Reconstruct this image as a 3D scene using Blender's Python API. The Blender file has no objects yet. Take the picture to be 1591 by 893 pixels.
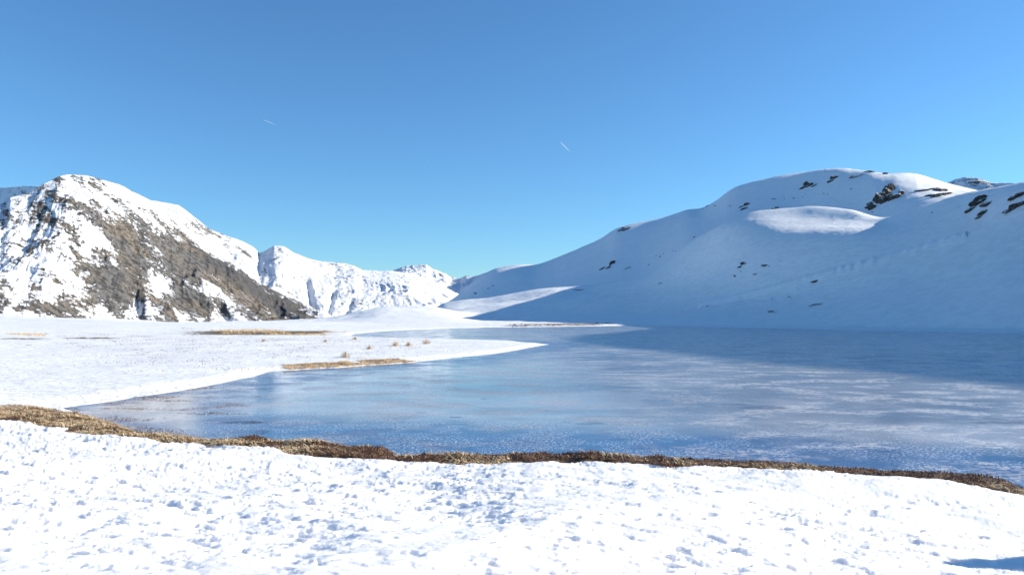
import bpy, math, random
import numpy as np
from mathutils import Vector
random.seed(7); RNG = np.random.default_rng(7)
C = bpy.context.scene.collection
SC = bpy.context.scene

# ---------------------------------------------------------------- camera, sky, sun, exposure
H = 3.0            # eye height above the ice
F = 1225.0         # focal length in photo pixels (photo 1591 wide)
HOR = 492.0        # photo row of the horizon
SUN_AZ, SUN_EL = 80.0, 20.0      # degrees clockwise from the view direction (+Y) / above the horizon
cam_d = bpy.data.cameras.new('camera'); cam = bpy.data.objects.new('camera', cam_d); C.objects.link(cam)
cam.location = (0, 0, H)
cam_d.sensor_width = 36.0; cam_d.lens = 36.0*F/1591.0
cam_d.clip_start = 0.1; cam_d.clip_end = 60000
cam.rotation_euler = (math.radians(90) + math.atan((HOR-446.5)/F), 0, 0)
SC.camera = cam
world = bpy.data.worlds.new('World'); SC.world = world; world.use_nodes = True
wt = world.node_tree; wt.nodes.clear()
sky = wt.nodes.new('ShaderNodeTexSky'); sky.sky_type = 'NISHITA'; sky.sun_disc = False
sky.sun_elevation = math.radians(SUN_EL); sky.sun_rotation = math.radians(SUN_AZ)
sky.altitude = 2400; sky.air_density = 1.3; sky.dust_density = 0.25; sky.ozone_density = 6.0
bg = wt.nodes.new('ShaderNodeBackground'); bg.inputs['Strength'].default_value = 0.088
wo = wt.nodes.new('ShaderNodeOutputWorld')
sm_ = wt.nodes.new('ShaderNodeVectorMath'); sm_.operation = 'MULTIPLY'; sm_.inputs[1].default_value = (.75, .935, .965)   # deep clear alpine blue
wt.links.new(sky.outputs[0], sm_.inputs[0]); wt.links.new(sm_.outputs[0], bg.inputs[0]); wt.links.new(bg.outputs[0], wo.inputs[0])
sun_d = bpy.data.lights.new('sun', 'SUN'); sun = bpy.data.objects.new('sun', sun_d); C.objects.link(sun)
sun_d.energy = 4.0; sun_d.angle = math.radians(0.53); sun_d.color = (1.0, 0.93, 0.80)
a, e = math.radians(SUN_AZ), math.radians(SUN_EL)
SDIR = Vector((math.sin(a)*math.cos(e), math.cos(a)*math.cos(e), math.sin(e)))
sun.rotation_euler = SDIR.to_track_quat('Z', 'Y').to_euler()
SC.view_settings.view_transform = 'Standard'; SC.view_settings.look = 'None'
SC.view_settings.exposure = 1.1; SC.view_settings.gamma = 1.0
SC.cycles.max_bounces = 5; SC.cycles.use_denoising = True

# ---------------------------------------------------------------- numpy noise
def _h(ix, iy, s):
    n = (ix.astype(np.int64)*374761393 + iy.astype(np.int64)*668265263 + s*974634777) & 0xffffffff
    n = ((n ^ (n >> 13))*1274126177) & 0xffffffff
    n = ((n ^ (n >> 16))*2246822519) & 0xffffffff
    return ((n ^ (n >> 15)) & 0xffff)/65536.0*2*np.pi
def perlin(x, y, s=0):
    x = np.asarray(x, float); y = np.asarray(y, float)
    x0 = np.floor(x); y0 = np.floor(y); fx = x-x0; fy = y-y0
    u = fx*fx*fx*(fx*(fx*6-15)+10); v = fy*fy*fy*(fy*(fy*6-15)+10)
    def g(dx, dy):
        t = _h(x0+dx, y0+dy, s); return np.cos(t)*(fx-dx)+np.sin(t)*(fy-dy)
    a0 = g(0,0); a1 = g(1,0); b0 = g(0,1); b1 = g(1,1)
    return ((a0*(1-u)+a1*u)*(1-v)+(b0*(1-u)+b1*u)*v)*1.5
def fbm(x, y, o=4, s=0, gain=.5):
    r = 0; a_ = 1; t = 0
    for i in range(o):
        r = r+a_*perlin(x*2**i, y*2**i, s+i*7); t += a_; a_ *= gain
    return r/t
def ridged(x, y, o=5, s=0, gain=.5):
    r = 0; a_ = 1; t = 0
    for i in range(o):
        r = r+a_*(1-np.abs(perlin(x*2**i, y*2**i, s+i*7))*1.6); t += a_; a_ *= gain
    return r/t
def sstep(a_, b_, x):
    t = np.clip((x-a_)/(b_-a_), 0, 1); return t*t*(3-2*t)

# ---------------------------------------------------------------- helpers
def pw(x, y, z=0.0):
    """photo pixel seen on the level z -> ground point"""
    Y = (H-z)*F/(y-HOR); return ((x-795.5)/F*Y, Y)
def link(name, me, mat=None, parent=None):
    o = bpy.data.objects.new(name, me); C.objects.link(o)
    if mat is not None: me.materials.append(mat)
    if parent is not None: o.parent = parent
    return o
def tag(o, label=None, cat=None, group=None, kind=None):
    if label: o['label'] = label
    if cat: o['category'] = cat
    if group: o['group'] = group
    if kind: o['kind'] = kind
    return o
def raw_mesh(name, V, loops, starts, smooth=True, attrs=None):
    me = bpy.data.meshes.new(name)
    me.vertices.add(len(V)); me.vertices.foreach_set('co', np.ascontiguousarray(V, dtype=np.float32).ravel())
    me.loops.add(len(loops)); me.loops.foreach_set('vertex_index', np.ascontiguousarray(loops, dtype=np.int32))
    me.polygons.add(len(starts)); me.polygons.foreach_set('loop_start', np.ascontiguousarray(starts, dtype=np.int32))
    me.update(calc_edges=True)
    me.polygons.foreach_set('use_smooth', np.full(len(starts), smooth))
    for k, v in (attrs or {}).items():
        at = me.attributes.new(k, 'FLOAT', 'POINT'); at.data.foreach_set('value', np.ascontiguousarray(v, dtype=np.float32).ravel())
    me.validate()
    return me
def grid_mesh(name, X, Y, Z, attrs=None, keep=None):
    n, m = X.shape
    V = np.stack([X, Y, Z], -1).reshape(-1, 3)
    i = np.arange(n-1)[:, None]*m+np.arange(m-1)[None, :]
    q = np.stack([i, i+1, i+m+1, i+m], -1)       # rows go outward, columns clockwise -> up normals need flip
    q = q[..., ::-1].reshape(-1, 4)
    if keep is not None:
        q = q[keep.ravel()[q].any(1)]
        used = np.zeros(len(V), bool); used[q.ravel()] = True
        idx = np.cumsum(used)-1; q = idx[q]; V = V[used]
        attrs = {k: np.asarray(v).ravel()[used] for k, v in (attrs or {}).items()}
    return raw_mesh(name, V, q.ravel(), np.arange(len(q))*4, True, attrs)
def sdf_poly(P, X, Y):
    """signed distance, positive inside the closed polygon P"""
    P = np.asarray(P, float); shp = X.shape; x = X.ravel(); y = Y.ravel()
    d2 = np.full(x.shape, 1e18); ins = np.zeros(x.shape, bool)
    for k in range(len(P)):
        ax, ay = P[k]; bx, by = P[(k+1) % len(P)]
        ex, ey = bx-ax, by-ay
        t = np.clip(((x-ax)*ex+(y-ay)*ey)/(ex*ex+ey*ey+1e-12), 0, 1)
        d2 = np.minimum(d2, (x-ax-t*ex)**2+(y-ay-t*ey)**2)
        c = (ay > y) != (by > y)
        if abs(ey) > 1e-12:
            ins ^= c & (x < ex*(y-ay)/ey+ax)
    d = np.sqrt(d2); return np.where(ins, d, -d).reshape(shp)
def pchip(xk, yk, x):
    h = np.diff(xk); dl = np.diff(yk)/h; d = np.zeros(len(xk))
    s = dl[:-1]*dl[1:] > 0
    w1 = 2*h[1:]+h[:-1]; w2 = h[1:]+2*h[:-1]
    with np.errstate(all='ignore'):
        hm = (w1+w2)/(w1/dl[:-1]+w2/dl[1:])
    d[1:-1] = np.where(s, hm, 0); d[0] = dl[0]; d[-1] = dl[-1]
    i = np.clip(np.searchsorted(xk, x)-1, 0, len(h)-1)
    t = np.clip((x-xk[i])/h[i], 0, 1); t2 = t*t; t3 = t2*t
    return (2*t3-3*t2+1)*yk[i]+(t3-2*t2+t)*h[i]*d[i]+(-2*t3+3*t2)*yk[i+1]+(t3-t2)*h[i]*d[i+1]

# ---------------------------------------------------------------- node materials
class N:
    def __init__(s, name):
        s.m = bpy.data.materials.new(name); s.m.use_nodes = True; s.t = s.m.node_tree; s.t.nodes.clear()
        s.out = s.t.nodes.new('ShaderNodeOutputMaterial')
        s.b = s.t.nodes.new('ShaderNodeBsdfPrincipled'); s.t.links.new(s.b.outputs[0], s.out.inputs[0])
        s.tc = s.t.nodes.new('ShaderNodeNewGeometry')
    def set(s, sock, v):
        if hasattr(v, 'is_output') or isinstance(v, bpy.types.NodeSocket): s.t.links.new(v, sock)
        else: sock.default_value = v
    def pos(s, scale=(1, 1, 1)):
        n = s.t.nodes.new('ShaderNodeVectorMath'); n.operation = 'MULTIPLY'
        s.t.links.new(s.tc.outputs['Position'], n.inputs[0]); n.inputs[1].default_value = scale; return n.outputs[0]
    def noise(s, scale, detail=4, rough=.5, vec=None, dist=0.0, st=(1, 1, 1)):
        n = s.t.nodes.new('ShaderNodeTexNoise'); n.inputs['Scale'].default_value = scale
        n.inputs['Detail'].default_value = detail; n.inputs['Roughness'].default_value = rough; n.inputs['Distortion'].default_value = dist
        s.t.links.new(vec if vec is not None else s.pos(st), n.inputs['Vector']); return n.outputs['Fac']
    def voro(s, scale, st=(1, 1, 1), feature='F1', out='Distance'):
        n = s.t.nodes.new('ShaderNodeTexVoronoi'); n.feature = feature; n.inputs['Scale'].default_value = scale
        s.t.links.new(s.pos(st), n.inputs['Vector']); return n.outputs[out]
    def map(s, v, a_, b_, c=0.0, d=1.0, smooth=True):
        n = s.t.nodes.new('ShaderNodeMapRange'); n.interpolation_type = 'SMOOTHSTEP' if smooth else 'LINEAR'
        s.set(n.inputs['Value'], v)
        for k, q in zip(('From Min', 'From Max', 'To Min', 'To Max'), (a_, b_, c, d)): n.inputs[k].default_value = q
        return n.outputs[0]
    def math(s, op, a_, b_=None, c=None):
        n = s.t.nodes.new('ShaderNodeMath'); n.operation = op; s.set(n.inputs[0], a_)
        if b_ is not None: s.set(n.inputs[1], b_)
        if c is not None: s.set(n.inputs[2], c)
        return n.outputs[0]
    def mix(s, f, a_, b_):
        n = s.t.nodes.new('ShaderNodeMix'); n.data_type = 'RGBA'
        s.set(n.inputs[0], f)
        for sk, v in ((n.inputs[6], a_), (n.inputs[7], b_)):
            s.set(sk, tuple(v)+(1,) if isinstance(v, (tuple, list)) and len(v) == 3 else v)
        return n.outputs[2]
    def attr(s, name):
        n = s.t.nodes.new('ShaderNodeAttribute'); n.attribute_name = name; return n.outputs['Fac']
    def bump(s, h, dist, strength=1.0, prev=None):
        n = s.t.nodes.new('ShaderNodeBump'); n.inputs['Distance'].default_value = dist; n.inputs['Strength'].default_value = strength
        s.set(n.inputs['Height'], h)
        if prev is not None: s.t.links.new(prev, n.inputs['Normal'])
        return n.outputs[0]
    def done(s, col, rough=.7, normal=None, spec=.3):
        if isinstance(col, tuple) and len(col) == 3: col = col+(1,)
        s.set(s.b.inputs['Base Color'], col); s.set(s.b.inputs['Roughness'], rough)
        s.set(s.b.inputs['Specular IOR Level'], spec)
        if normal is not None: s.t.links.new(normal, s.b.inputs['Normal'])
        return s.m

def snow_near_mat():
    k = N('wind crusted snow with grass bed')
    veg = k.attr('veg')
    n1 = k.noise(28, 5, .6); n2 = k.noise(6, 4, .55)
    snow = k.mix(k.map(n2, .35, .7), (.92, .90, .87), (.965, .945, .915))
    earth = k.mix(k.map(k.noise(9, 6, .7), .38, .62), (.040, .020, .012), (.17, .105, .055))
    f = k.map(k.math('ADD', veg, k.math('MULTIPLY', k.math('SUBTRACT', k.noise(7, 6, .7), .5), .9)), .42, .58)
    col = k.mix(f, snow, earth)
    b = k.bump(n1, .005, .6)
    m = k.done(col, .65, b, .2)
    k.b.subsurface_method = 'BURLEY'; k.t.links.new(k.map(f, 0, 1, .8, 0), k.b.inputs['Subsurface Weight'])
    k.b.inputs['Subsurface Radius'].default_value = (1.25, 1.1, 1.0); k.b.inputs['Subsurface Scale'].default_value = .11
    return m
def snow_far_mat():
    """plain and hillside: crusty snow; bits of grass poke out where 'veg' is high"""
    k = N('crusty snow of the plain and hillside')
    veg = k.attr('veg')
    n2 = k.noise(.30, 7, .68, st=(.35, .8, 2.5))
    snow = k.mix(k.map(n2, .38, .62), (.88, .875, .865), (.96, .955, .94))
    earth = k.mix(k.map(k.noise(1.2, 6, .7), .4, .62), (.06, .04, .022), (.30, .21, .10))
    f = k.map(k.math('ADD', veg, k.math('MULTIPLY', k.math('SUBTRACT', k.noise(1.8, 7, .76, st=(1, .45, 1)), .5), 1.5)), .46, .62)
    col = k.mix(f, snow, earth)
    col = k.mix(k.attr('track'), col, (.99, .99, .99))  # whiter colour along the track stands in for sun grazing its crest
    pl = k.attr('plain')
    b1 = k.noise(3.0, 5, .68); b0 = k.noise(.40, 7, .66, st=(.6, 1, 2.6)); b2 = k.noise(.07, 6, .6, st=(.6, 1, 2.2))
    hl = k.math('SUBTRACT', 1.0, pl)
    bb = k.bump(k.math('MULTIPLY', hl, b2), 1.1, .5, k.bump(k.math('MULTIPLY', k.math('MAXIMUM', hl, .15), b0), .5, .6)); bn = k.bump(k.map(b1, .53, .61), .085, .75, bb)
    return k.done(col, .7, bn, .2)
def mountain_mat(name, brown, grey, scale=1.0, dens=0.0):
    """snow with rock showing where attribute 'rock' is high"""
    k = N(name)
    r = k.attr('rock')
    vr = k.t.nodes.new('ShaderNodeVectorRotate'); vr.rotation_type = 'Y_AXIS'; vr.inputs['Angle'].default_value = math.radians(-34)
    k.t.links.new(k.tc.outputs['Position'], vr.inputs['Vector'])
    vm = k.t.nodes.new('ShaderNodeVectorMath'); vm.operation = 'MULTIPLY'; k.t.links.new(vr.outputs[0], vm.inputs[0]); vm.inputs[1].default_value = (.38, .5, 1.5); rv = vm.outputs[0]
    fine = k.noise(.022*scale, 9, .66, vec=rv); fine2 = k.noise(.11*scale, 6, .68, st=(.7, .7, 1.8))
    vr2 = k.t.nodes.new('ShaderNodeVectorRotate'); vr2.rotation_type = 'Y_AXIS'; vr2.inputs['Angle'].default_value = math.radians(-50)
    k.t.links.new(k.tc.outputs['Position'], vr2.inputs['Vector'])
    vm2 = k.t.nodes.new('ShaderNodeVectorMath'); vm2.operation = 'MULTIPLY'; k.t.links.new(vr2.outputs[0], vm2.inputs[0]); vm2.inputs[1].default_value = (.22, .4, 1.6)
    streak = k.noise(.05*scale, 7, .62, vec=vm2.outputs[0], dist=.4)
    r = k.math('ADD', r, k.math('MULTIPLY', k.math('SUBTRACT', streak, .5), 2.4))
    v = k.math('ADD', r, k.math('MULTIPLY', k.math('SUBTRACT', fine, .5), 3.1))
    v = k.math('ADD', v, k.math('MULTIPLY', k.math('SUBTRACT', fine2, .5), 2.6))
    v = k.math('ADD', v, k.math('MULTIPLY', k.math('SUBTRACT', k.noise(.35*scale, 4, .7, vec=rv), .5), 1.4))
    f = k.map(v, .44+dens, .57+dens)
    rc = k.mix(k.map(k.noise(.010*scale, 5, .6), .42, .58), brown, grey)
    rc = k.mix(k.map(k.noise(.14*scale, 7, .78, vec=rv), .42, .60), rc, (.085, .08, .078))
    rc = k.mix(k.math('MULTIPLY', k.attr('dark'), .75), rc, (.11, .11, .115))  # shaded wedge of the left mountain, painted into the rock colour
    sn = k.mix(k.map(k.noise(.02*scale, 4), .3, .7), (.80, .82, .86), (.88, .89, .91))
    col = k.mix(f, sn, rc)
    b = k.bump(k.noise(.06*scale, 8, .7), 14/scale, .7)
    b2 = k.bump(k.math('MULTIPLY', f, k.noise(.2*scale, 6, .75, st=(1, 1, 2.5))), 7/scale, 1.0, b)
    return k.done(col, .8, b2, .15)
def ice_mat():
    k = N('frozen lake ice with frost')
    d = k.attr('shore')
    big = k.noise(.07, 5, .55, dist=.5); mid = k.noise(.5, 6, .62, st=(.75, 1, 1)); fine = k.noise(5.5, 6, .7, st=(.7, 1, 1)); spk = k.noise(16, 4, .65)
    base = k.mix(k.map(big, .36, .62), (.17, .205, .265), (.29, .30, .32))
    clear = k.map(k.math('ADD', d, k.math('MULTIPLY', k.math('SUBTRACT', k.noise(.25, 4), .5), 4.0)), 2.6, 6.0)
    base = k.mix(clear, (.045, .10, .23), base)
    film = k.map(k.noise(.16, 7, .62, dist=.8, st=(.6, 1, 1)), .42, .62, 0, .75)
    base = k.mix(k.math('MULTIPLY', film, clear), base, (.44, .45, .48))
    # frost patches and bubbles
    fr = k.math('MULTIPLY', k.map(mid, .47, .60), k.map(fine, .43, .56))
    frn = k.math('MULTIPLY', fr, k.attr('frost'))
    base = k.mix(k.math('MULTIPLY', frn, .60), base, (.66, .68, .70))
    bub = k.math('MULTIPLY', k.map(spk, .55, .60), k.map(k.noise(.7, 4, .6), .40, .54))
    near = k.map(d, 13.0, 3.0)
    base = k.mix(k.math('MULTIPLY', k.math('MULTIPLY', bub, near), .95), base, (.85, .88, .90))
    base = k.mix(k.attr('lead'), base, (.012, .035, .10))
    base = k.mix(k.math('MULTIPLY', k.attr('pale'), k.map(fine, .25, .6, .55, 1)), base, (.62, .60, .57))  # left zone is a painted reflection; the small pale spots are plain colour
    rough = k.math('ADD', k.map(mid, .4, .7, .10, .24), k.math('MULTIPLY', frn, .4))
    b = k.bump(k.noise(1.4, 5, .6), .012, .35); b = k.bump(fine, .004, .5, b)
    m = k.done(base, rough, b, .5); k.b.inputs['IOR'].default_value = 1.25
    return m
def rock_mat(name, c1, c2, sc, snow=.62):
    k = N(name)
    col = k.mix(k.map(k.noise(1.0*sc, 7, .7, st=(1, 1, 2.5)), .38, .62), c1, c2)
    nz = k.t.nodes.new('ShaderNodeSeparateXYZ'); k.t.links.new(k.tc.outputs['Normal'], nz.inputs[0])
    v = k.math('ADD', nz.outputs['Z'], k.math('MULTIPLY', k.math('SUBTRACT', k.noise(.8*sc, 5, .65), .5), 1.0))
    f = k.map(v, snow, snow+.12)
    col = k.mix(f, col, (.85, .87, .90))
    b = k.bump(k.noise(2.0*sc, 7, .75, st=(1, 1, 2)), .5/sc, .9)
    return k.done(col, .85, b, .15)
def blade_mat(name, c1, c2, c3):
    k = N(name)
    r = k.t.nodes.new('ShaderNodeNewGeometry').outputs['Random Per Island']
    col = k.mix(k.map(k.noise(2.2, 4), .4, .6), c1, c2)
    col = k.mix(k.map(r, .55, 1.0), col, c3)
    return k.done(col, .8, None, .15)
M_NEAR, M_FAR, M_ICE = snow_near_mat(), snow_far_mat(), ice_mat()
M_MTN = mountain_mat('snowy brown and grey mountain face', (.35, .295, .23), (.27, .26, .25))
M_MTN2 = mountain_mat('distant snow with grey rock', (.33, .29, .24), (.26, .25, .24), 1.0, .22)
M_ROCK = rock_mat('dark hillside rock', (.040, .036, .033), (.13, .105, .085), .8, .74)
M_ROCKS = rock_mat('hillside rock with snow on its ledges', (.040, .036, .033), (.13, .11, .09), .8, .56)
M_TAN = blade_mat('dry tan grass', (.66, .48, .28), (.36, .23, .12), (.82, .68, .46))
M_HEATH = blade_mat('dark red brown heather', (.10, .045, .030), (.17, .075, .045), (.34, .23, .14))

# ---------------------------------------------------------------- outlines (photo -> ground)
near_shore = [(1760,826),(1680,786),(1591,760),(1500,745),(1400,735),(1300,729),(1200,723),(1100,717),(1000,712),(900,710),(800,709),(700,709),(650,714),(620,712),
              (600,700),(560,696),(520,690),(440,688),(380,686),(320,683),(260,680),(215,668),(150,650),(90,634)]
far_side = [(200,619),(300,601),(395,585),(420,577),(500,572),(560,567),(640,563),(720,553),(800,544),(852,535),
            (800,530.5),(720,528),(600,525.5),(560,524.5),(535,521),(560,517),(620,513),(700,510),(760,508.5),(850,507.5),(1000,505.5),(1100,508),(1250,511),(1400,514),(1591,518)]
LAKE = [pw(x, y) for x, y in near_shore]+[pw(x, y) for x, y in far_side]+[(88,100),(88,60),(92,20),(90,-10),(60,-22),(35,-12),(20,0)]
snow_edge = [(1800,870),(1700,812),(1591,780),(1500,766),(1400,754),(1300,747),(1200,741),(1100,735),(1000,731),(900,728),(800,726),(700,724),(600,722),(520,720),(452,717),
             (430,703),(360,698),(300,695),(200,688),(130,679),(100,669),(50,663),(0,661),(-60,655),(-120,650)]
SNOW = [pw(x, y, .16) for x, y in snow_edge]+[(-40,10),(-60,-60),(60,-60),(40,-15),(20,-3)]

def lake_d(X, Y):
    """distance from the lake: positive on land"""
    w = np.clip(np.hypot(X, Y)/34, .25, 4)
    wx = X+w*.55*fbm(X*.35/w*1.0, Y*.35/w, 4, 11); wy = Y+w*.55*fbm(X*.35/w, Y*.35/w, 4, 31)
    return -sdf_poly(LAKE, wx, wy)
def snow_d(X, Y):
    return sdf_poly(SNOW, X+.35*fbm(X*.9, Y*.9, 4, 51), Y+.35*fbm(X*.9, Y*.9, 4, 61))

# hill and plain cross-section lines: (photo x, depth, photo y) or ('w', X, Y, z)
def P(x, Y, y): return ((x-795.5)/F*Y, Y, H+(HOR-y)/F*Y)
LINES = [
 # foot of everything
 [(-130,60,.5),(-220,290,.8),P(0,300,495.5),P(150,300,497),P(300,300,502),P(480,300,503),(-22,300,.35),(20,302,.4),(48,300,.4),(64,275,.4),(80,238,.4),(91,200,.4),(99,152,.4),
  (99,100,.4),(99,60,.4),(104,20,.4),(104,-15,.4),(70,-60,.8)],
 # lower slope / plain edge / nearest hump
 [(-230,100,4),(-330,390,8),P(0,390,490.5),P(100,390,494),P(200,390,497),P(290,390,503),P(400,390,500),P(500,410,494),P(560,430,483),P(600,440,476),P(650,440,476),P(690,440,480),P(715,436,487),
  P(750,430,495),P(850,410,491),P(1000,370,482),P(1100,325,473),P(1250,275,460),P(1400,230,440),P(1591,178,425),(125,105,13),(122,62,15),(125,20,16),(125,-18,15),(90,-90,8)],
 # dip behind the hump, mid hillside
 [(-300,150,-5),(-420,500,-25),P(0,500,520),P(300,500,530),P(480,500,525),P(560,520,500),P(650,520,492),P(715,510,483),P(780,500,474),P(850,480,470),P(890,470,466),P(1000,430,456),P(1100,370,432),P(1180,340,385),
  P(1250,320,370),P(1320,300,365),P(1380,285,362),P(1490,245,352),P(1591,210,345),(155,132,38),(152,90,40),(155,40,38),(155,-24,30),(120,-120,20)],
 # upper hillside just below crest (lower edge of the sunlit shoulder)
 [(-330,170,-8),(-450,560,-30),P(0,560,530),P(300,560,540),P(480,560,532),P(560,560,505),P(650,560,495),P(690,560,478),P(740,560,474),P(790,560,467),P(830,550,461),P(870,545,455),P(900,540,455),P(1000,480,436),
  P(1090,410,385),P(1130,395,349),P(1180,385,339),P(1250,372,340),P(1320,355,341),P(1380,325,345),P(1490,272,318),P(1591,228,297),(180,142,58),(178,100,60),(180,50,55),(180,-30,42),(140,-150,30)],
 # crest of near shoulder: lit tongue, lit hump, right skyline, shading ridge beyond the frame
 [(-350,180,-10),(-480,620,-35),P(0,620,535),P(300,620,545),P(480,620,535),P(560,620,510),P(650,620,500),P(690,610,470.5),P(760,600,463),P(800,600,456),P(850,600,448.5),P(893,600,445),P(1000,540,428),
  P(1090,450,366),P(1130,430,344),P(1180,410,327),P(1250,395,321),P(1320,375,325),P(1380,350,336),P(1490,297,306),P(1591,250,281),(190,190,62),(206,138,72),(205,75,67),(204,35,62),(205,-35,52),(160,-170,40)],
 # dip behind
 [(-380,200,-15),(-520,720,-40),P(0,720,540),P(300,720,550),P(480,720,540),P(560,720,520),P(650,720,505),P(690,720,480),P(760,720,474),P(800,700,467),P(850,690,455),P(893,680,448),P(1000,630,430),
  P(1090,600,372),P(1130,600,360),P(1180,600,352),P(1250,600,352),P(1320,580,350),P(1380,520,349),P(1490,400,320),P(1591,330,300),(235,200,50),(240,165,60),(238,80,60),(240,15,54),(238,-45,45),(190,-190,35)],
 # far crest
 [(-420,220,-20),(-800,1200,-60),P(0,1200,545),P(300,1200,550),P(480,1200,545),P(600,1400,520),P(680,1700,478),P(700,1750,468),P(740,1720,436),P(757,1700,425),P(775,1680,418),P(805,1640,414),P(830,1600,414),P(865,1540,403),P(900,1480,390),P(935,1420,374),P(960,1380,359),
  P(975,1360,355),P(1000,1330,350),P(1040,1290,342),P(1072,1255,332),P(1088,1235,330),P(1104,1215,324),P(1150,1130,296),P(1200,1030,281),P(1250,930,270),P(1300,840,262),P(1350,770,265),P(1385,730,268),P(1420,770,274),P(1450,820,285),P(1490,880,303),
  P(1591,900,330),(340,250,62),(330,85,56),(330,10,50),(330,-60,45),(250,-230,35)],
 [(-700,400,-60),(-1200,2200,-90),P(0,2200,550),P(480,2200,550),P(700,2200,500),P(800,2100,450),P(900,2000,430),P(1000,1900,400),P(1100,1750,370),P(1200,1500,345),P(1300,1300,330),P(1450,1100,345),P(1591,1000,360),
  (620,400,40),(560,100,40),(560,-20,40),(420,-400,30)],
]
LN = []
for L in LINES:
    A = np.array([(math.atan2(x, y), math.hypot(x, y), z) for x, y, z in L]); A = A[np.argsort(A[:, 0])]; LN.append(A)
def hill_z(TH, RR):
    """TH (m,) column angles, RR (n,m) distances -> height of the big relief (zero inside the first line)"""
    tc = np.clip(TH, LN[0][0, 0], None)
    R = np.stack([pchip(A[:, 0], A[:, 1], np.clip(TH, A[0, 0], A[-1, 0])) for A in LN]); Zk = np.stack([pchip(A[:, 0], A[:, 2], np.clip(TH, A[0, 0], A[-1, 0])) for A in LN])
    ker = np.exp(-np.linspace(-2, 2, 9)**2); ker /= ker.sum()
    wide = np.exp(-np.linspace(-2, 2, 31)**2); wide /= wide.sum()
    def sm(v, K):
        pad = len(K)//2
        return np.convolve(np.pad(v, pad, mode='edge'), K, 'valid')
    for i in range(len(R)):
        kk = ker if i in (4, 6) else wide; R[i] = sm(R[i], wide); Zk[i] = sm(Zk[i], kk)
    out = np.zeros_like(RR)
    for j in range(len(TH)):
        rk = R[:, j].copy(); zk = Zk[:, j].copy()
        for q in range(1, len(rk)): rk[q] = max(rk[q], rk[q-1]+2)
        out[:, j] = pchip(rk, zk, RR[:, j])
    return out, R[0]

def near_z(X, Y, d):
    wf = 1-sstep(24, 34, Y)
    zf = .03+.16*sstep(0, 1.3, d)+1.15*sstep(.5, 15, d)
    zp = .03+.16*sstep(0, 1.5, d)+.20*sstep(1, 14, d)+.012*np.clip(d-10, 0, 60)*sstep(10, 40, -X-.1*Y)
    z = wf*zf+(1-wf)*zp
    return np.where(d > 0, z, np.maximum(-.5, d*.25)+.03)

# ---------------------------------------------------------------- foreground bank (fine mesh with pits and prints)
cols = np.concatenate([np.radians(np.linspace(-88, -37.5, 26))[:-1], np.arctan((np.linspace(-120, 1670, 1260)-795.5)/F), np.radians(np.linspace(36.5, 80, 40))[1:]])
rows = np.concatenate([np.linspace(.3, 4.3, 14)[:-1], 2082/np.linspace(484, 76, 430)])
TH, RR = np.meshgrid(cols, rows); X = RR*np.sin(TH); Y = RR*np.cos(TH)
d = lake_d(X, Y); ds = snow_d(X, Y)
fore = 1-sstep(24, 30, Y)
snow = np.where(fore > .5, sstep(-.05, .12, ds), 1.0)
snow = np.maximum(snow, sstep(24.3, 24.8, Y+.5*fbm(X*.9, Y*.9, 3, 52)))
z = near_z(X, Y, d)
def relief(X, Y):
    wx = X+.22*fbm(X*2.2, Y*2.8, 4, 5); wy = Y+.16*fbm(X*2.2, Y*2.8, 4, 6)
    big = .10*fbm(X*.28, Y*.28, 2, 1)+.030*fbm(X*1.1, Y*1.1, 2, 2)
    dens = .20*fbm(X*.40, Y*.55, 2, 3)+.06*np.clip((1.5-X)/5, -1, 1)
    p1 = fbm(wx*1.25, wy*3.0, 4, 21)+dens
    p2 = fbm(wx*3.2, wy*6.5, 3, 22)+dens
    p3 = perlin(wx*6.5, wy*13, 23)+dens
    r = -.018*sstep(.22, .30, p1)-.010*sstep(.24, .32, p2)*(1-.6*sstep(.24, .30, p1))-.005*sstep(.36, .48, p3)
    # broken crust: thin plates stepping down, their edges ragged
    def terrace(t, a_, b_): f_ = t-np.floor(t); return np.floor(t)+sstep(a_, b_, f_)
    rough = np.clip(.55+1.6*fbm(X*.33+7, Y*.45, 2, 30)+.30*np.clip((1-X)/5, -1, 1), .25, 1.1)
    t1 = 3.2*fbm(wx*.9+.25*wy, wy*1.9-.2*wx, 5, 31, .58); t2 = 3.0*fbm(wx*2.6+.6*wy, wy*4.4, 4, 33, .6)
    r += rough*(.026*terrace(t1, .40, .58)+.0085*terrace(t2, .38, .60))
    su, sv = wx*.55+wy*1.0, -wx*1.0+wy*.55
    r += .020*sstep(-.05, .10, fbm(su*2.6, sv*.7, 3, 27))*sstep(-.2, .5, fbm(X*.3+3, Y*.3, 2, 29)+.15)*.6
    r += .006*fbm(wx*2.2, wy*5, 2, 25)+.0012*fbm(X*18, Y*18, 2, 26)
    return big+r
rel = relief(X, Y)
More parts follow.
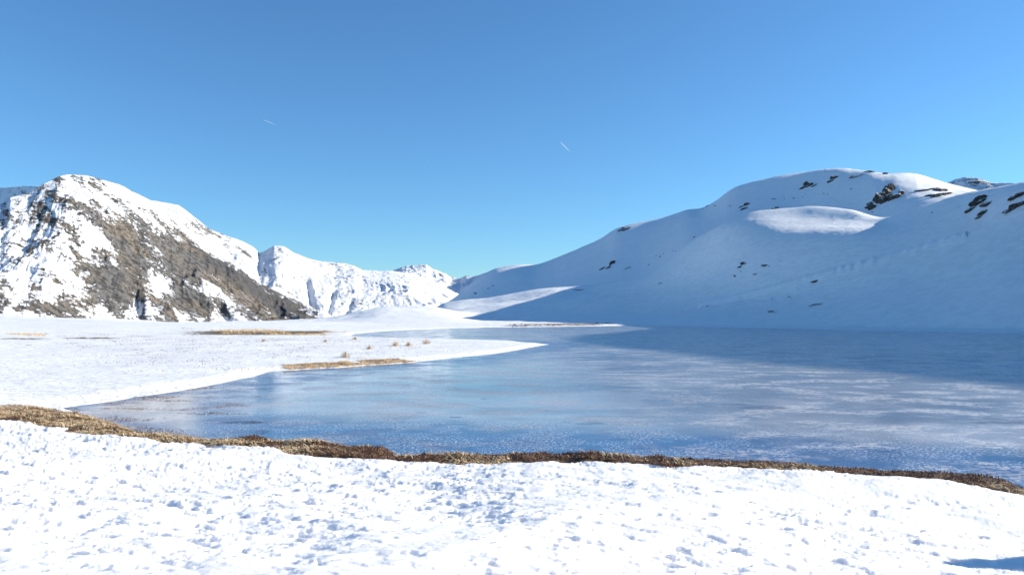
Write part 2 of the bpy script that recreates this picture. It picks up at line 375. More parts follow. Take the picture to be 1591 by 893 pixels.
# boot prints: trails of oval pockets
def prints(X, Y):
    out = np.zeros_like(X)
    rnd = random.Random(5)
    trails = [((-4.2, 6.0), (6.5, 11.5)), ((-1.2, 5.0), (3.2, 6.6)), ((-6, 11.5), (-1, 8)), ((2.2, 8.6), (7.4, 9.4)), ((-3.5, 5.1), (-.4, 7.6))]
    for (x0, y0), (x1, y1) in trails:
        L = math.hypot(x1-x0, y1-y0); n = int(L/.38); ax, ay = (x1-x0)/L, (y1-y0)/L
        for i in range(n):
            s = i*.38+rnd.uniform(-.06, .06); off = (.1 if i % 2 else -.1)+rnd.uniform(-.07, .07)+.3*math.sin(s*.6)
            cx = x0+ax*s-ay*off; cy = y0+ay*s+ax*off
            m = (np.abs(X-cx) < .3) & (np.abs(Y-cy) < .3)
            u = (X[m]-cx)*ax+(Y[m]-cy)*ay; v = -(X[m]-cx)*ay+(Y[m]-cy)*ax
            q = np.sqrt((u/.155)**2+(v/.06)**2)+.25*perlin(X[m]*14, Y[m]*14, 71)
            out[m] -= rnd.uniform(.025, .05)*(1-sstep(.75, 1.05, q)); out[m] += .008*np.exp(-((q-1.25)/.25)**2)
    return out
z = z+snow*(rel+prints(X, Y)+.09)*sstep(.0, .8, np.where(fore > .5, ds+.6, d))
# unseen drifts added outside the right edge, shaped to throw shade into the corner
def bump_at(cx, cy, sx, sy, h, rot=0.0):
    c_, s_ = math.cos(rot), math.sin(rot); u = (X-cx)*c_+(Y-cy)*s_; v = -(X-cx)*s_+(Y-cy)*c_
    q = (u/sx)**2+(v/sy)**2
    return h*np.exp(-q**1.5)
z = z+np.maximum(bump_at(7.2, 8.3, 1.25, .26, 1.15, .12), bump_at(7.6, 7.6, 1.2, .34, 1.35, .05))*(1+.25*fbm(X*1.3, Y*1.3, 3, 55))+bump_at(8.2, 7.2, 2.2, 1.3, .35, 0)
vegm = (1-snow)*fore
def mound(X, Y, d): return (.13*np.clip(fbm(X*.9, Y*1.3, 3, 79)+.25, 0, 1)+.05*fbm(X*2.5, Y*2.5, 4, 41)+.02)*sstep(-.1, .3, d)
z = z+vegm*mound(X, Y, d)
fg = link('snow_bank', grid_mesh('snow_bank', X, Y, z, {'veg': vegm*1.0}, keep=(d > -2.5)), M_NEAR); tag(fg, kind='structure')

# ---------------------------------------------------------------- plain and hillside
cols = np.concatenate([np.radians(np.linspace(-75, -37, 40))[:-1], np.arctan((np.linspace(-140, 1640, 700)-795.5)/F), np.radians(np.linspace(35.2, 112, 110))])
rows = np.concatenate([np.geomspace(26.5, 300, 240)[:-1], np.geomspace(300, 720, 160)[:-1], np.geomspace(720, 2200, 110)])
TH, RR = np.meshgrid(cols, rows); X = RR*np.sin(TH); Y = RR*np.cos(TH)
d = lake_d(X, Y)
hz, r0 = hill_z(cols, RR)
k = sstep(0, 1, (RR-(r0[None, :]-14))/14)
nz_ = near_z(X, Y, d)
z = nz_*(1-k)+hz*k
land = sstep(0, 4, d)
onhill = sstep(0, 60, RR-r0[None, :])
und = .30*fbm(X*.06, Y*.06, 4, 91)*(1-onhill)*sstep(3, 14, d)+.05*fbm(X*.5, Y*.5, 4, 92)*land
hmk = np.exp(-(((X/np.maximum(Y,1)-.37)/.10)**2+((RR-425)/60)**2)**2)
und += onhill*(1.5*(1-.5*hmk)*fbm(X*.018, Y*.018, 4, 93)+.30*(1-.7*hmk)*fbm(X*.13, Y*.13, 4, 94)+.16*(1-.7*hmk)*fbm(X*.5, Y*.5, 3, 95))
z = z+und
# the old track: a low snow berm climbing the hillside, with grazing sunlight painted on as white
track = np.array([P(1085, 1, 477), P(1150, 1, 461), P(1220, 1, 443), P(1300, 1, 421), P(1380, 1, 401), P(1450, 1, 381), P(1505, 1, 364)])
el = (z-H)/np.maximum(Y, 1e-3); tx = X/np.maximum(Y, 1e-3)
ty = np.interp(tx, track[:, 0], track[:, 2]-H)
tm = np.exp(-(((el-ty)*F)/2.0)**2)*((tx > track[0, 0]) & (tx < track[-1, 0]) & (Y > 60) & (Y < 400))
z = z+tm*1.4
# grass showing through the snow (photo areas)
px = 795.5+tx*F; py = HOR-el*F
veg = np.zeros_like(z)
def area(x0, x1, y0, y1, w, sx=20, sy=1.6):
    global veg
    m = sstep(x0-sx, x0+sx, px)*(1-sstep(x1-sx, x1+sx, px))*sstep(y0-sy, y0+sy, py)*(1-sstep(y1-sy, y1+sy, py))
    veg = np.maximum(veg, m*w)
area(300, 545, 514, 520, .42, 60); area(0, 75, 525, 527, .4, 30); area(100, 185, 524, 526, .4, 30); area(430, 640, 567, 577, .50, 40, 2.5)
area(770, 950, 504, 510, .6, 30)
veg *= (Y > 40) & (RR < 330)
veg += .335*((px < 760) & (RR < 330))*sstep(2, 8, d)
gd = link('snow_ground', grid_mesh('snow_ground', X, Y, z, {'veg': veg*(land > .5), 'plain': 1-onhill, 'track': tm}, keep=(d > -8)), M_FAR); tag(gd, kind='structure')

# ---------------------------------------------------------------- frozen lake
cols = np.arctan((np.linspace(-140, 1700, 520)-795.5)/F); cols = np.concatenate([cols, np.radians(np.linspace(37.5, 115, 40))])
rows = np.geomspace(5, 330, 420)
TH, RR = np.meshgrid(cols, rows); X = RR*np.sin(TH); Y = RR*np.cos(TH); d = lake_d(X, Y)
tx = X/np.maximum(Y, 1e-3); px = 795.5+tx*F; py = HOR+H*F/np.maximum(Y, 1e-3)
lead = np.zeros_like(X)
for cx, cy, wx_, wy_, w in [(385,655,38,2.2,.9),(1185,632,42,3.2,.55),(1140,627,22,1.5,.5),(708,647,13,1,.9),(752,619,6,.8,.9),(700,658,35,1.3,.6),(735,662,12,1,.7),(655,640,10,1,.5),
                            (915,657,28,2,.5),(660,683,22,1.3,.6),(630,688,10,1,.6),(880,655,10,.8,.5),(520,655,20,1.2,.6),(1560,655,60,2,.5),(440,577,25,.8,.5)]:
    q = ((px-cx)/wx_)**2+((py-cy)/wy_)**2+.7*fbm(X*1.5, Y*1.5, 3, 8)
    lead = np.maximum(lead, w*(1-sstep(.55, 1.1, q)))
frost = .35+.65*sstep(900, 1250, px)
frost *= 1-.85*sstep(1080, 1591, px)*(1-sstep(548, 556, py))
pale = (1-sstep(285, 330, px+6*fbm(Y*.8, X*.8, 3, 4)))*sstep(.2, 1.5, -d)*.9  # blurred reflection of the bright snow mountain, painted into the ice colour
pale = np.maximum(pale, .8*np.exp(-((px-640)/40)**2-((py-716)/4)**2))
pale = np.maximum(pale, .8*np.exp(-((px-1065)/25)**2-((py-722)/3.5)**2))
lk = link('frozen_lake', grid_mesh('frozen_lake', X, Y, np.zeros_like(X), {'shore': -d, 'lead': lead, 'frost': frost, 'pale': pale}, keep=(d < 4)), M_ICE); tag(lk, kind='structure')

# ---------------------------------------------------------------- far mountains
def range_mesh(name, x0, x1, nc, nr, crest, Yc, foot_y, Yf, mat, blobs=(), base=0.0, amp=(0, 1), gully=(0, 1), carve=(), prof=1.0, seed=0, back=700, crestnoise=1.5):
    """a mountain: crest given as photo points with a depth, falling to a foot in front and to a valley behind"""
    cx = np.linspace(x0, x1, nc); c = np.array(crest, float)
    cy = np.interp(cx, c[:, 0], c[:, 1])
    Yk = np.interp(cx, [q[0] for q in Yc], [q[1] for q in Yc]); Yfk = np.interp(cx, [q[0] for q in Yf], [q[1] for q in Yf])
    zc = H+(HOR-cy)/F*Yk; zf = H+(HOR-foot_y)/F*Yfk
    s = np.concatenate([np.linspace(0, 1, nr), 1+np.linspace(0, 1, 40)[1:]])
    S = s[:, None]*np.ones((1, nc))
    Yg = np.where(S <= 1, Yfk+(Yk-Yfk)*S, Yk+back*(S-1))
    p = np.where(S <= 1, np.clip(S, 0, 1)**prof, 1)
    Z = np.where(S <= 1, zf+(zc-zf)*p, zc-(zc-zf)*1.0*(S-1)**1.2)
    Xg = (cx-795.5)[None, :]/F*Yg
    w = np.sin(np.pi*np.clip(S, 0, 1))**.6*(S <= 1)+.3*(S > 1)
    gx = Xg*.9+Yg*.25
    if gully[0]: Z = Z+w*gully[0]*(ridged(gx/gully[1]+.5*fbm(Xg/gully[1], Yg/gully[1], 3, seed+9), Yg/(gully[1]*4.2), 5, seed+1, .55)-.6)
    if amp[0]: Z = Z+(w+.0)*amp[0]*fbm(Xg/amp[1], Yg/amp[1], 6, seed+3, .55)
    crag = ridged(Xg/34+Z/50, Yg/70-Z/40, 5, seed+6, .62)-.6
    Z = Z+w*amp[0]*.30*crag
    Z = Z+crestnoise*fbm(Xg/30, Yg/30, 4, seed+5)*np.exp(-((S-1)/.15)**2)
    PX = 795.5+Xg/Yg*F; PY = HOR-(Z-H)/Yg*F
    for (ax, ay, bx, by, wd, dep) in carve:         # gullies cut along a line
        t = np.clip((PY-ay)/(by-ay), 0, 1); lx = ax+(bx-ax)*t
        Z = Z-dep*np.exp(-((PX-lx)/wd)**2)*sstep(ay-8, ay+12, PY)*(1-sstep(by+10, by+40, PY))
    PY = HOR-(Z-H)/Yg*F
    rock = np.full_like(Z, base)
    for (bx, by, rx, ry, rot, wt_) in blobs:
        c_, s_ = math.cos(math.radians(rot)), math.sin(math.radians(rot)); u = (PX-bx)*c_+(PY-by)*s_; v = -(PX-bx)*s_+(PY-by)*c_
        rock = rock+wt_*np.exp(-((u/rx)**2+(v/ry)**2)**1.5)
    gz = np.gradient(Z, axis=1)/np.maximum(np.abs(np.gradient(Xg, axis=1)), .1)
    rock = rock+.12*np.clip(np.abs(gz)-.5, -.5, 1.5)
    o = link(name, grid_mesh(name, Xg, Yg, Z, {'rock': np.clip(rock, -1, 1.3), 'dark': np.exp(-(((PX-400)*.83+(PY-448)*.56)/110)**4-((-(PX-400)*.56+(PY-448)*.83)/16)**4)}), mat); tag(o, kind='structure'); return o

# big mountain on the left
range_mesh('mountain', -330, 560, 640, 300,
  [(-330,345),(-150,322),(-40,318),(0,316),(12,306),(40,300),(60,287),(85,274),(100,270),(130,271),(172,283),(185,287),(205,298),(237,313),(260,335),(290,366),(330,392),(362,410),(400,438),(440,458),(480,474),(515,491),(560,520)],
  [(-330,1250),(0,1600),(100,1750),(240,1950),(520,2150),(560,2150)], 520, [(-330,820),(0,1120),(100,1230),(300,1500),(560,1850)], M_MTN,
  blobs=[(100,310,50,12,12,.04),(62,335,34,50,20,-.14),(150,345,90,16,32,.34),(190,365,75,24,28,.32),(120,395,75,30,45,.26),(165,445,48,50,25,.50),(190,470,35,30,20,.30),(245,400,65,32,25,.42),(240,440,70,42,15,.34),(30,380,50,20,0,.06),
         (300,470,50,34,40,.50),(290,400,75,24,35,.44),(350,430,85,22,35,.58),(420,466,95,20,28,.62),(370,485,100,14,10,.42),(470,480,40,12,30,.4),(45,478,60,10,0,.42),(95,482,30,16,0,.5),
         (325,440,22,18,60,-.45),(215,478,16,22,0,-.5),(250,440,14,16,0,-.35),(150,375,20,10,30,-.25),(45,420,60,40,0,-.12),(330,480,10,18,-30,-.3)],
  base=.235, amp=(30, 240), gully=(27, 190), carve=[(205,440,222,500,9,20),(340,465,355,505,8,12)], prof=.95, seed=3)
# snow mountain behind it, to its right
range_mesh('mountain', 150, 760, 420, 220,
  [(150,330),(200,312),(237,311),(275,318),(285,325),(300,337),(322,354),(345,364),(375,374),(393,384),(402,393),(412,389),(425,381),(440,382),(455,392),(480,402),(500,406),(515,407),(535,409),(550,413),(562,419),(590,421),(605,420),
   (640,425),(680,440),(720,460),(760,478)],
  [(150,2500),(400,2700),(600,2800),(760,2900)], 505, [(150,1700),(400,1950),(760,2250)], M_MTN2,
  blobs=[(355,375,60,9,27,.6),(310,350,22,14,40,.4),(425,387,12,5,10,.4),(445,397,12,4,20,.4),(520,411,28,5,8,.62),(552,421,14,4,25,.4),(410,420,10,4,40,.3)],
  base=.03, amp=(20, 260), gully=(34, 300), carve=[(475,430,490,500,5,13),(520,445,508,490,5,12),(548,460,535,495,5,9)], prof=.85, seed=17, back=900)
# distant white mountain in the gap
range_mesh('mountain', 540, 800, 240, 120,
  [(540,440),(590,424),(610,420),(630,414),(645,412),(662,412),(672,418),(690,424),(700,431),(730,436),(760,432),(800,440)],
  [(540,4200),(800,4200)], 500, [(540,2900),(800,2900)], M_MTN2, blobs=[(650,413,20,2,0,.6),(620,432,40,2,8,.25),(670,446,30,2,10,.3),(690,428,14,3,20,.35),(640,420,12,3,0,.2)], base=.05, amp=(30, 320), gully=(50, 200), prof=.8, seed=29, back=1500, crestnoise=9)
# blue shaded sliver beyond the gap
range_mesh('mountain', 670, 900, 120, 60,
  [(670,437),(700,431),(715,432),(724,428),(735,430),(750,425),(762,421),(800,420),(900,430)],
  [(670,4400),(900,3100)], 480, [(670,3400),(900,2300)], M_MTN2, blobs=[(724,429,6,2,0,.5),(715,441,25,2,5,.4)], base=.0, amp=(15, 300), gully=(20, 300), prof=.8, seed=31, back=1500, crestnoise=3)
# far shoulder behind the left summit
range_mesh('mountain', -250, 110, 160, 80,
  [(-250,280),(-120,288),(0,291),(35,288),(60,289),(110,300)], [(-250,5600),(110,3600)], 470, [(-250,4400),(110,2600)], M_MTN2,
  blobs=[(20,296,60,6,5,.35)], base=.08, amp=(60, 500), gully=(70, 400), prof=.9, seed=37, back=1500, crestnoise=4)
# far rocky peak at the right
range_mesh('mountain', 1400, 1800, 200, 100,
  [(1400,330),(1450,298),(1470,286),(1490,277),(1505,274),(1525,276),(1545,283),(1600,284),(1700,276),(1800,290)], [(1400,3100),(1800,1900)], 420, [(1400,2300),(1800,1200)], M_MTN2,
  blobs=[(1510,292,60,22,-30,.40)], base=.05, amp=(25, 200), gully=(55, 130), prof=.9, seed=41, back=1200, crestnoise=3)
# low valley floor out to the horizon
me = bpy.data.meshes.new('valley_floor'); me.from_pydata([(-6900,-2900,-110),(6900,-2900,-110),(6900,8900,-110),(-6900,8900,-110)], [], [(0,1,2,3)])
vf = link('valley_floor', me, M_MTN2); tag(vf, kind='structure')

# ---------------------------------------------------------------- placing on the terrain by sight line
bpy.context.view_layer.update()
def hit(x, y, objs=(gd,)):
    v = Vector(((x-795.5)/F, 1, (HOR-y)/F)).normalized()
    best = None
    for o in objs:
        ok, p, n, i = o.ray_cast(Vector((0, 0, H)), v)
        if ok and (best is None or p.length < best[0].length): best = (p, n)
    return best
def drop(X_, Y_, objs):
    z_ = None
    for o in objs:
        ok, p, n, i = o.ray_cast(Vector((X_, Y_, 400)), Vector((0, 0, -1)))
        if ok and (z_ is None or p.z > z_): z_ = p.z
    return z_

# ---------------------------------------------------------------- rocks
import bmesh
def ico(sub):
    bm = bmesh.new(); bmesh.ops.create_icosphere(bm, subdivisions=sub, radius=1); v = np.array([q.co[:] for q in bm.verts]); f = np.array([[w.index for w in p.verts] for p in bm.faces]); bm.free(); return v, f
ICO = {s: ico(s) for s in (2, 3, 4)}
def blocky(v, seed, ncut=9):
    r_ = np.random.default_rng(seed)
    n = r_.normal(size=(ncut, 3)); n[:, 2] *= .8; n /= np.linalg.norm(n, axis=1)[:, None]; dd = r_.uniform(.55, .85, ncut)
    v = v.copy()
    for q in range(ncut):
        k_ = v@n[q]; m = k_ > dd[q]; v[m] -= np.outer(k_[m]-dd[q], n[q])
    v += .07*np.stack([perlin(v[:, 0]*3+seed, v[:, 2]*5+i*9, seed+i) for i in range(3)], -1)
    v[:, 2] += .05*np.round(v[:, 2]*4)/2
    return v
def outcrop(x0, y0, x1, y1, label, group, lumps=5, seed=1, tilt=0.0, name='rock_outcrop', objs=(gd,), sub=3, mat=None):
    """a run of angular blocks filling a box of the hillside; tilt = photo slope of the run in degrees"""
    cx, cy = (x0+x1)/2, (y0+y1)/2
    h = hit(cx, cy, objs) or hit(cx, cy+3, objs) or hit(cx, cy+8, objs)
    if h is None: print('no hit', label); return
    p = h[0]; sc = p.y/F; W = (x1-x0)*sc/2; Hh = (y1-y0)*sc/2
    r_ = np.random.default_rng(seed); V = []; Fc = []; o_ = 0
    tv, tf = ICO[sub]
    for i in range(lumps):
        u = (i+.5)/lumps*2-1 if lumps > 1 else 0
        u += r_.uniform(-.15, .15); big = (1-.55*abs(u))*r_.choice([.55, .8, 1.15])
        sz = np.array([W*1.6/lumps**.75*r_.uniform(.8, 1.2), max(W, Hh)*1.3/lumps**.7*.8, Hh*.7*big*r_.uniform(.75, 1.2)])
        v = blocky(tv, seed*31+i)*sz
        t_ = math.radians(tilt)+r_.uniform(-.12, .12)
        v = np.stack([v[:, 0]*math.cos(t_)-v[:, 2]*math.sin(t_), v[:, 1], v[:, 0]*math.sin(t_)+v[:, 2]*math.cos(t_)], -1)
        lx = cx+u*(x1-x0)/2*.72; ly = cy-u*math.tan(math.radians(tilt))*(x1-x0)/2*.72+r_.uniform(-.3, .3)*(y1-y0)
        hh = hit(lx, ly, objs)
        c_ = np.array(hh[0]) if hh and abs(hh[0].y-p.y) < 60 else np.array((p.x+(lx-cx)*sc, p.y, p.z-(ly-cy)*sc))
        V.append(v+c_+np.array((0, 0, Hh*.12)))
    org = np.array((p.x, p.y, min(q[:, 2].min() for q in V)))
    def bm_(nm, q, par=None): return link(nm, raw_mesh(nm, q-org, tf.ravel(), np.arange(len(tf))*3, False), mat or (M_ROCKS if lumps > 6 else M_ROCK), par)
    if len(V) == 1: o = bm_(name, V[0])
    else:
        o = bpy.data.objects.new(name, None); C.objects.link(o)
        for q in V: bm_('rock_block', q, o)
    o.location = org; tag(o, label, 'rock outcrop' if name == 'rock_outcrop' else 'rock', group); return o
G1 = 'dark rock outcrops on the snowy hillside'
outcrop(1342,290,1412,322, 'large stepped dark rock outcrop below the sunlit ridge on the round summit', G1, 16, 2, 24)
outcrop(1428,291,1448,301, 'round dark boulder left of the paired ledges near the right ridge', G1, 2, 3, 4)
outcrop(1446,289,1474,298, 'upper of two rock ledges near the right end of the round summit', G1, 3, 4, 4)
outcrop(1440,297,1484,310, 'lower and larger of two rock ledges near the right end of the round summit', G1, 4, 5, 5)
outcrop(1500,309,1550,328, 'long slanting dark rock slab on the near right slope', G1, 5, 6, 24)
outcrop(1518,328,1540,337, 'small slanting rock just below the long slab on the right slope', G1, 2, 7, 24)
outcrop(1562,312,1610,331, 'large dark rock cut by the right edge of the photo', G1, 4, 8, 22)
outcrop(1568,298,1606,308, 'thin dark rock band above the large rock at the right edge', G1, 3, 9, 12)
outcrop(1149,316,1166,328, 'isolated dark rock on the left side of the round summit slope', G1, 3, 10, 20)
outcrop(1202,320,1213,326, 'small dark rock at the left end of the sunlit shoulder', G1, 2, 11, 0)
outcrop(1245,283,1272,295, 'slanting thin rock streak high on the round summit slope', G1, 4, 12, 28)
outcrop(1288,273,1306,281, 'short rock streak just under the top of the round summit', G1, 3, 13, 25)
outcrop(1347,263,1362,268, 'flat dark rock on the skyline of the round summit', G1, 2, 14, 0)
outcrop(1376,264,1383,269, 'tiny pointed rock on the skyline right of the flat summit rock', G1, 1, 15, 0)
outcrop(1322,272,1340,279, 'pair of small rocks under the flat skyline rock of the summit', G1, 2, 16, 15)
outcrop(960,350,981,364, 'snow topped rock knob on the skyline of the left descending ridge', G1, 4, 17, 20)
outcrop(941,407,956,420, 'largest of three dark rocks halfway up the shaded slope', G1, 2, 18, 38)
outcrop(931,412,941,421, 'left and slimmer of three dark rocks halfway up the shaded slope', G1, 1, 19, 30)
outcrop(970,415,981,421, 'rightmost of three dark rocks halfway up the shaded slope', G1, 1, 20, 22)
outcrop(1147,407,1162,416, 'small ragged rock group in the middle of the shaded hillside', G1, 3, 21, 12)
outcrop(1184,408,1196,413, 'flat little rock just right of the ragged rock group', G1, 1, 22, 5)
outcrop(1170,423,1178,427, 'tiny dark rock below the ragged rock group on the hillside', G1, 1, 23, 5)
outcrop(1263,434,1273,439, 'tiny dark rock just below the pale track on the hillside', G1, 1, 24, 10)
outcrop(1194,482,1208,487, 'dark flat rock low on the hillside just above the lake', G1, 2, 25, 8)
outcrop(1256,470,1282,475, 'thin broken rock streak low on the hillside above the lake', G1, 3, 26, 10)
outcrop(1023,437,1031,441, 'tiny rock alone low on the left part of the shaded slope', G1, 1, 27, 5)
outcrop(890,449,905,453, 'small dark rock at the tip of the sunlit snow tongue', G1, 1, 28, 10)
G2 = 'rocks along the far shore'
for i, (a_, b_, c_, d_, lb) in enumerate([(940,499,950,505,'brown boulder at the right end of the grassy far shore'), (800,502,822,506,'low brown rocks at the left end of the grassy far shore'),
                                  (836,503,846,507,'small brown rock in the middle of the grassy far shore'), (925,501,935,505,'small dark rock just left of the far shore boulder')]):
    outcrop(a_, b_, c_, d_, lb, G2, 2, 60+i, 0, 'shore_rock')
# tiny stones poking through the shaded slope
tv2, tf2 = ICO[2]; rs = random.Random(11)
for (x0, y0, x1, y1, n_, lb) in [(1090,285,1340,330,9,'tiny dark stone on the upper left flank of the round summit'), (980,368,1080,425,8,'tiny dark stone on the shaded slope right of the three dark rocks'),
        (1135,402,1215,432,6,'tiny dark stone beside the ragged rock group on the hillside'), (730,436,775,462,7,'tiny dark stone on the ridge end above the valley gap'),
        (1210,290,1330,312,5,'tiny dark stone between the summit rock streaks and the sunlit shoulder'), (1440,318,1500,335,3,'tiny dark stone left of the long slanting slab'),
        (1050,440,1300,495,6,'tiny dark stone on the low slope just above the lake'), (1330,325,1380,336,4,'tiny dark stone under the large stepped outcrop')]:
    made = []
    for i in range(n_):
        t_ = rs.random(); x = x0+(x1-x0)*t_; y = y1+(y0-y1)*t_*.8-(y1-y0)*.2*rs.random()
        h_ = hit(x, y)
        if h_ is None: continue
        p = h_[0]; w_ = p.y/F*rs.uniform(1.0, 2.4)
        v = blocky(tv2, int(x*7+i))*np.array((w_, w_, w_*.55))
        o = link('stone', raw_mesh('stone', v, tf2.ravel(), np.arange(len(tf2))*3, False), M_ROCK); o.location = p
        made.append((x, o)); tag(o, lb, 'stone', 'tiny stones scattered over the shaded hillside')
    made.sort(key=lambda q: q[0])
    for i, (x, o) in enumerate(made):
        o['label'] = ['leftmost','second from left','third from left','fourth from left','fifth from left','sixth from left','seventh from left','eighth from left','ninth from left'][i]+' '+lb
# thin pole on the round summit
h = hit(1284.5, 266)
if h:
    bm = bmesh.new(); bmesh.ops.create_cone(bm, cap_ends=True, segments=8, radius1=.16, radius2=.10, depth=3.4)
    bmesh.ops.translate(bm, verts=bm.verts, vec=(0, 0, 1.6)); me = bpy.data.meshes.new('summit_pole'); bm.to_mesh(me); bm.free()
    k = N('weathered pole'); o = link('summit_pole', me, k.done((.10, .09, .08), .8)); o.location = h[0]
    tag(o, 'thin dark pole standing on the skyline of the round summit', 'pole')

# ---------------------------------------------------------------- blades of grass and heather
def blades(name, P0, Hs, Wd, lean, mat, seed=0, curl=.5, down=.0):
    """P0 (n,3) roots; each blade is a two-segment tapering strip"""
    r_ = np.random.default_rng(seed); n = len(P0)
    az = r_.uniform(0, 2*np.pi, n); ln = lean*np.abs(r_.normal(size=n))
    dirx, diry = np.cos(az), np.sin(az); fx, fy = -np.sin(az+r_.uniform(-.8, .8, n)), np.cos(az)
    mid = P0+np.stack([dirx*ln*Hs*.4, diry*ln*Hs*.4, Hs*.6], -1)
    zt = Hs*(1-curl*np.clip(ln, 0, 1.2)*.7)
    tip = P0+np.stack([dirx*ln*Hs*1.1, diry*ln*Hs*1.1, zt], -1)
    w = np.stack([fx*Wd/2, fy*Wd/2, 0*Wd], -1)
    V = np.stack([P0-w, P0+w, mid-w*.75, mid+w*.75, tip], 1).reshape(-1, 3)
    b = np.arange(n)[:, None]*5
    L = np.concatenate([b+0, b+1, b+3, b+2, b+2, b+3, b+4], 1)
    st = (np.arange(n)[:, None]*7+np.array([0, 4])).ravel()
    return raw_mesh(name, V, L.ravel(), st, False)
def scatter(n, x0, x1, y0, y1, z=0.0, rng=RNG):
    """random points on the ground, even over the area, inside a photo box"""
    Y1, Y0 = (H-z)*F/(y0-HOR), (H-z)*F/(y1-HOR)
    Y_ = np.sqrt(rng.uniform(Y0**2, Y1**2, n)); t = rng.uniform((x0-795.5)/F, (x1-795.5)/F, n)
    return t*Y_, Y_
def foreground_height(x, y):
    d_ = lake_d(x, y); return near_z(x, y, d_), d_
# band along the near shore
n = 620000
bx = RNG.uniform(-26, 13, n); by = RNG.uniform(9, 30, n)
Yline = np.interp(bx, sorted([p[0] for p in SNOW[:len(snow_edge)]]), [p[1] for p in sorted(SNOW[:len(snow_edge)])])
m = (by > Yline-1.0) & (by < Yline+5.5) & (np.abs(bx/by) < .72); bx, by = bx[m], by[m]
dd = lake_d(bx, by); m = dd > -.25; bx, by, dd = bx[m], by[m], dd[m]
ds_ = snow_d(bx, by); m = (ds_ < .06) & (by+.5*fbm(bx*.9, by*.9, 3, 52) < 24.6); bx, by, dd, ds_ = bx[m], by[m], dd[m], ds_[m]
bz = near_z(bx, by, dd)
pxx = 795.5+bx/by*F
width = np.clip(dd/(dd-ds_+1e-6), 0, 1)           # 0 at the water, 1 at the snow
nn = fbm(bx*.8, by*.8, 3, 77); n2 = fbm(bx*2.6, by*2.6, 3, 78)
pref = .60-.62*sstep(330, 640, pxx)+.55*(width-.4)+1.1*nn+.9*fbm(bx*.35, by*.6, 2, 80)+.5*n2   # >.5 tan grass, else heather
isgrass = pref > .40
bare = n2 < -.42
edge = sstep(0, .25, dd)*.6+.4
zz = np.maximum(bz, .0)+mound(bx, by, dd)
hm = (.45+1.3*np.clip(fbm(bx*.9, by*1.3, 3, 79)+.30, 0, 1))
sel = isgrass & (RNG.random(len(bx)) < .75)
g = np.flatnonzero(sel)
me = blades('dry_grass', np.stack([bx[g], by[g], zz[g]-.02], -1), (.045+.04*RNG.random(len(g)))*(.6+.6*hm[g])*edge[g], np.full(len(g), .014)+.010*RNG.random(len(g)), 3.4, M_TAN, 1, 1.3)
o = link('dry_grass', me, M_TAN); tag(o, 'flattened tan grass between the near snow bank and the ice', 'grass', kind='stuff')
sel = (~isgrass) & (~bare)
g = np.flatnonzero(sel)
me = blades('heather', np.stack([bx[g], by[g], zz[g]-.02], -1), (.028+.038*RNG.random(len(g)))*(.5+.7*hm[g])*edge[g], np.full(len(g), .013)+.010*RNG.random(len(g)), 1.1, M_HEATH, 2, .5)
o = link('heather', me, M_HEATH); tag(o, 'dark red brown heather fringe along the near shore of the lake', 'heather', kind='stuff')
print('band', int(isgrass.sum()), int(sel.sum()))
# stems frozen in the shallow ice at the left
x_, y_ = scatter(40000, 60, 420, 590, 690)
m = lake_d(x_, y_) < -.1; x_, y_ = x_[m], y_[m]
q = fbm(x_*.35, y_*.8, 5, 88, .65); pxx = 795.5+x_/y_*F
m = q > .08+.20*sstep(120, 420, pxx); x_, y_ = x_[m], y_[m]
me = blades('frozen_stems', np.stack([x_, y_, 0*x_-.01], -1), 0.02+.03*RNG.random(len(x_)), .012+.010*RNG.random(len(x_)), 1.1, M_HEATH, 3, .9)
o = link('frozen_stems', me, M_HEATH); tag(o, 'dark stems poking through the shallow grey ice at the left', 'stems', kind='stuff')
# height lookup on the plain
def plain_pts(x_, y_):
    d_ = lake_d(x_, y_); zz_ = near_z(x_, y_, d_)+.30*fbm(x_*.06, y_*.06, 4, 91)*sstep(3, 14, d_)+.05*fbm(x_*.5, y_*.5, 4, 92)*sstep(0, 4, d_)
    return zz_, d_
def patch(name, n, box, hmin, hmax, wid, mat, label, cat, thr, seed, zl=.3, sc=.12, lean=.6, dmax=1e9):
    x_, y_ = scatter(n, *box, zl); zz_, d_ = plain_pts(x_, y_)
    qx = (795.5+x_/y_*F-(box[0]+box[1])/2)/((box[1]-box[0])/2); ya, yb = (H-zl)*F/(box[3]-HOR), (H-zl)*F/(box[2]-HOR)
    qy = (y_-(ya+yb)/2)/((yb-ya)/2)+.55*fbm(x_*.10, x_*0+seed, 4, seed+1); qx = qx+.15*fbm(y_*.2, y_*0, 3, seed+2)
    m = (d_ > .02) & (d_ < dmax*(1+.5*fbm(x_*.3, y_*.3, 3, 9))) & (fbm(x_*sc, y_*sc*.7, 4, seed) > thr+.75*np.clip(np.maximum(np.abs(qx)**3, np.abs(qy)**3)-.15, 0, 1)); x_, y_, zz_ = x_[m], y_[m], zz_[m]
    r_ = np.random.default_rng(seed)
    me = blades(name, np.stack([x_, y_, zz_-.03], -1), hmin+(hmax-hmin)*r_.random(len(x_)), wid*(.7+.6*r_.random(len(x_))), lean, mat, seed)
    o = link(name, me, mat); tag(o, label, cat, kind='stuff'); return o
patch('dry_grass', 20000, (270,560,513,521.5), .06, .30, .06, M_TAN, 'strip of tan reeds across the far side of the snowy plain', 'reeds', -.04, 5, .3, .09)
patch('dry_grass', 2500, (0,80,524,528), .08, .2, .05, M_TAN, 'thin tan grass streak on the plain at the left edge', 'grass', -.05, 6)
patch('dry_grass', 2500, (100,190,523,527), .08, .2, .05, M_TAN, 'thin tan grass streak on the plain beside the left edge streak', 'grass', -.05, 7)
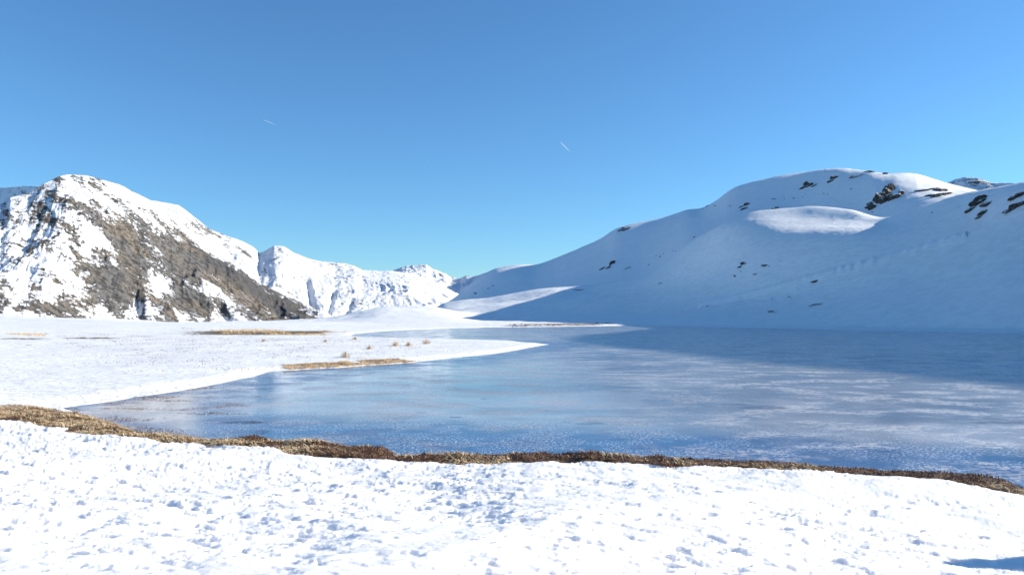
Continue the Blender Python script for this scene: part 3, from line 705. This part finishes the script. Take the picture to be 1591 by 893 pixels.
patch('dry_grass', 60000, (415,665,560,575), .03, .14, .03, M_TAN, 'brown grass fringe on the shore of the snowy point', 'grass', -.30, 8, .06, .35, 1.3, 1.7)
patch('dry_grass', 9000, (770,955,503.5,508), .15, .5, .08, M_HEATH, 'dark brown grass along the middle of the far shore', 'grass', -.10, 9, .3, .05)
patch('sparse_grass', 42000, (0,800,520,606), .03, .10, .045, M_HEATH, 'sparse grass tips poking through the snow of the plain', 'grass', .02, 12, .3, .25, .8)

# single tussocks on the snowy point
def tussock(px_, py_, hpx, label, seed):
    h_ = hit(px_, py_)
    if h_ is None: return
    p = h_[0]; s = p.y/F; hh = hpx*s*1.25; r_ = np.random.default_rng(seed); n = 110
    rr = np.abs(r_.normal(size=n))*hh*.34; an = r_.uniform(0, 2*np.pi, n)
    P0 = np.stack([rr*np.cos(an), rr*np.sin(an), 0*rr-.04], -1)
    me = blades('grass_tussock', P0, hh*(.5+.6*r_.random(n))*np.exp(-(rr/(hh*.8))**2), np.full(n, .40*s), .7, M_TAN, seed)
    o = link('grass_tussock', me, M_TAN); o.location = p; tag(o, label, 'grass tussock', 'dry grass tussocks on the snowy point')
for i, (a_, b_, c_, lb) in enumerate([(537,555,11,'broad tan grass tussock on the point, inland of the brown fringe'), (540,566,8,'tan grass mound on the crest of the brown shore fringe'),
        (615,537,9,'upright tan tussock, left of the three on the far edge of the point'), (635,537,8,'leaning tan tussock, middle of the three on the far edge of the point'),
        (662,534,9,'tall tan tussock, right of the three on the far edge of the point'), (574,542,7,'low wide tan tussock left of the three far ones on the point'),
        (506,531,5,'small faint tussock in the snow below the reed strip'), (411,530,5,'small faint tussock farther left below the reed strip'), (552,527,5,'tiny grass tuft by the inlet ice at the end of the reed strip')]):
    tussock(a_, b_, c_, lb, 200+i)

# ---------------------------------------------------------------- contrails
def contrail(xa, ya, xb, yb, wpx, dist, label, al):
    A_ = np.array(((xa-795.5)/F*dist, dist, H+(HOR-ya)/F*dist)); B_ = np.array(((xb-795.5)/F*dist*1.03, dist*1.03, H+(HOR-yb)/F*dist*1.03))
    n, m = 24, 8; V = []; ax = (B_-A_)/np.linalg.norm(B_-A_); up = np.array((0, 1, 0)); s1 = np.cross(ax, up); s1 /= np.linalg.norm(s1); s2 = np.cross(ax, s1)
    org = (A_+B_)/2
    for i in range(n):
        t = i/(n-1); r = wpx/F*dist/2*(math.sin(math.pi*min(1, t*1.0+.06))**.5*.9+.1)*(1+.2*math.sin(i*2.3))
        for j in range(m):
            q = 2*math.pi*j/m; V.append(A_+(B_-A_)*t+r*(s1*math.cos(q)+s2*math.sin(q))-org)
    Fq = [(i*m+j, i*m+(j+1) % m, (i+1)*m+(j+1) % m, (i+1)*m+j) for i in range(n-1) for j in range(m)]
    me = bpy.data.meshes.new('contrail'); me.from_pydata(V, [], Fq)
    k = N('thin ice cloud'); k.done((.95, .96, 1.0), 1.0, None, 0)
    k.b.inputs['Alpha'].default_value = al
    o = link('contrail', me, k.m); o.location = org; tag(o, label, 'contrail', 'contrails in the clear sky')
contrail(871, 219, 887, 235, .75, 9000, 'brighter short contrail slanting down in the middle of the sky', .34)
contrail(406, 184, 426, 192, .6, 11000, 'fainter contrail high in the left part of the sky', .14)
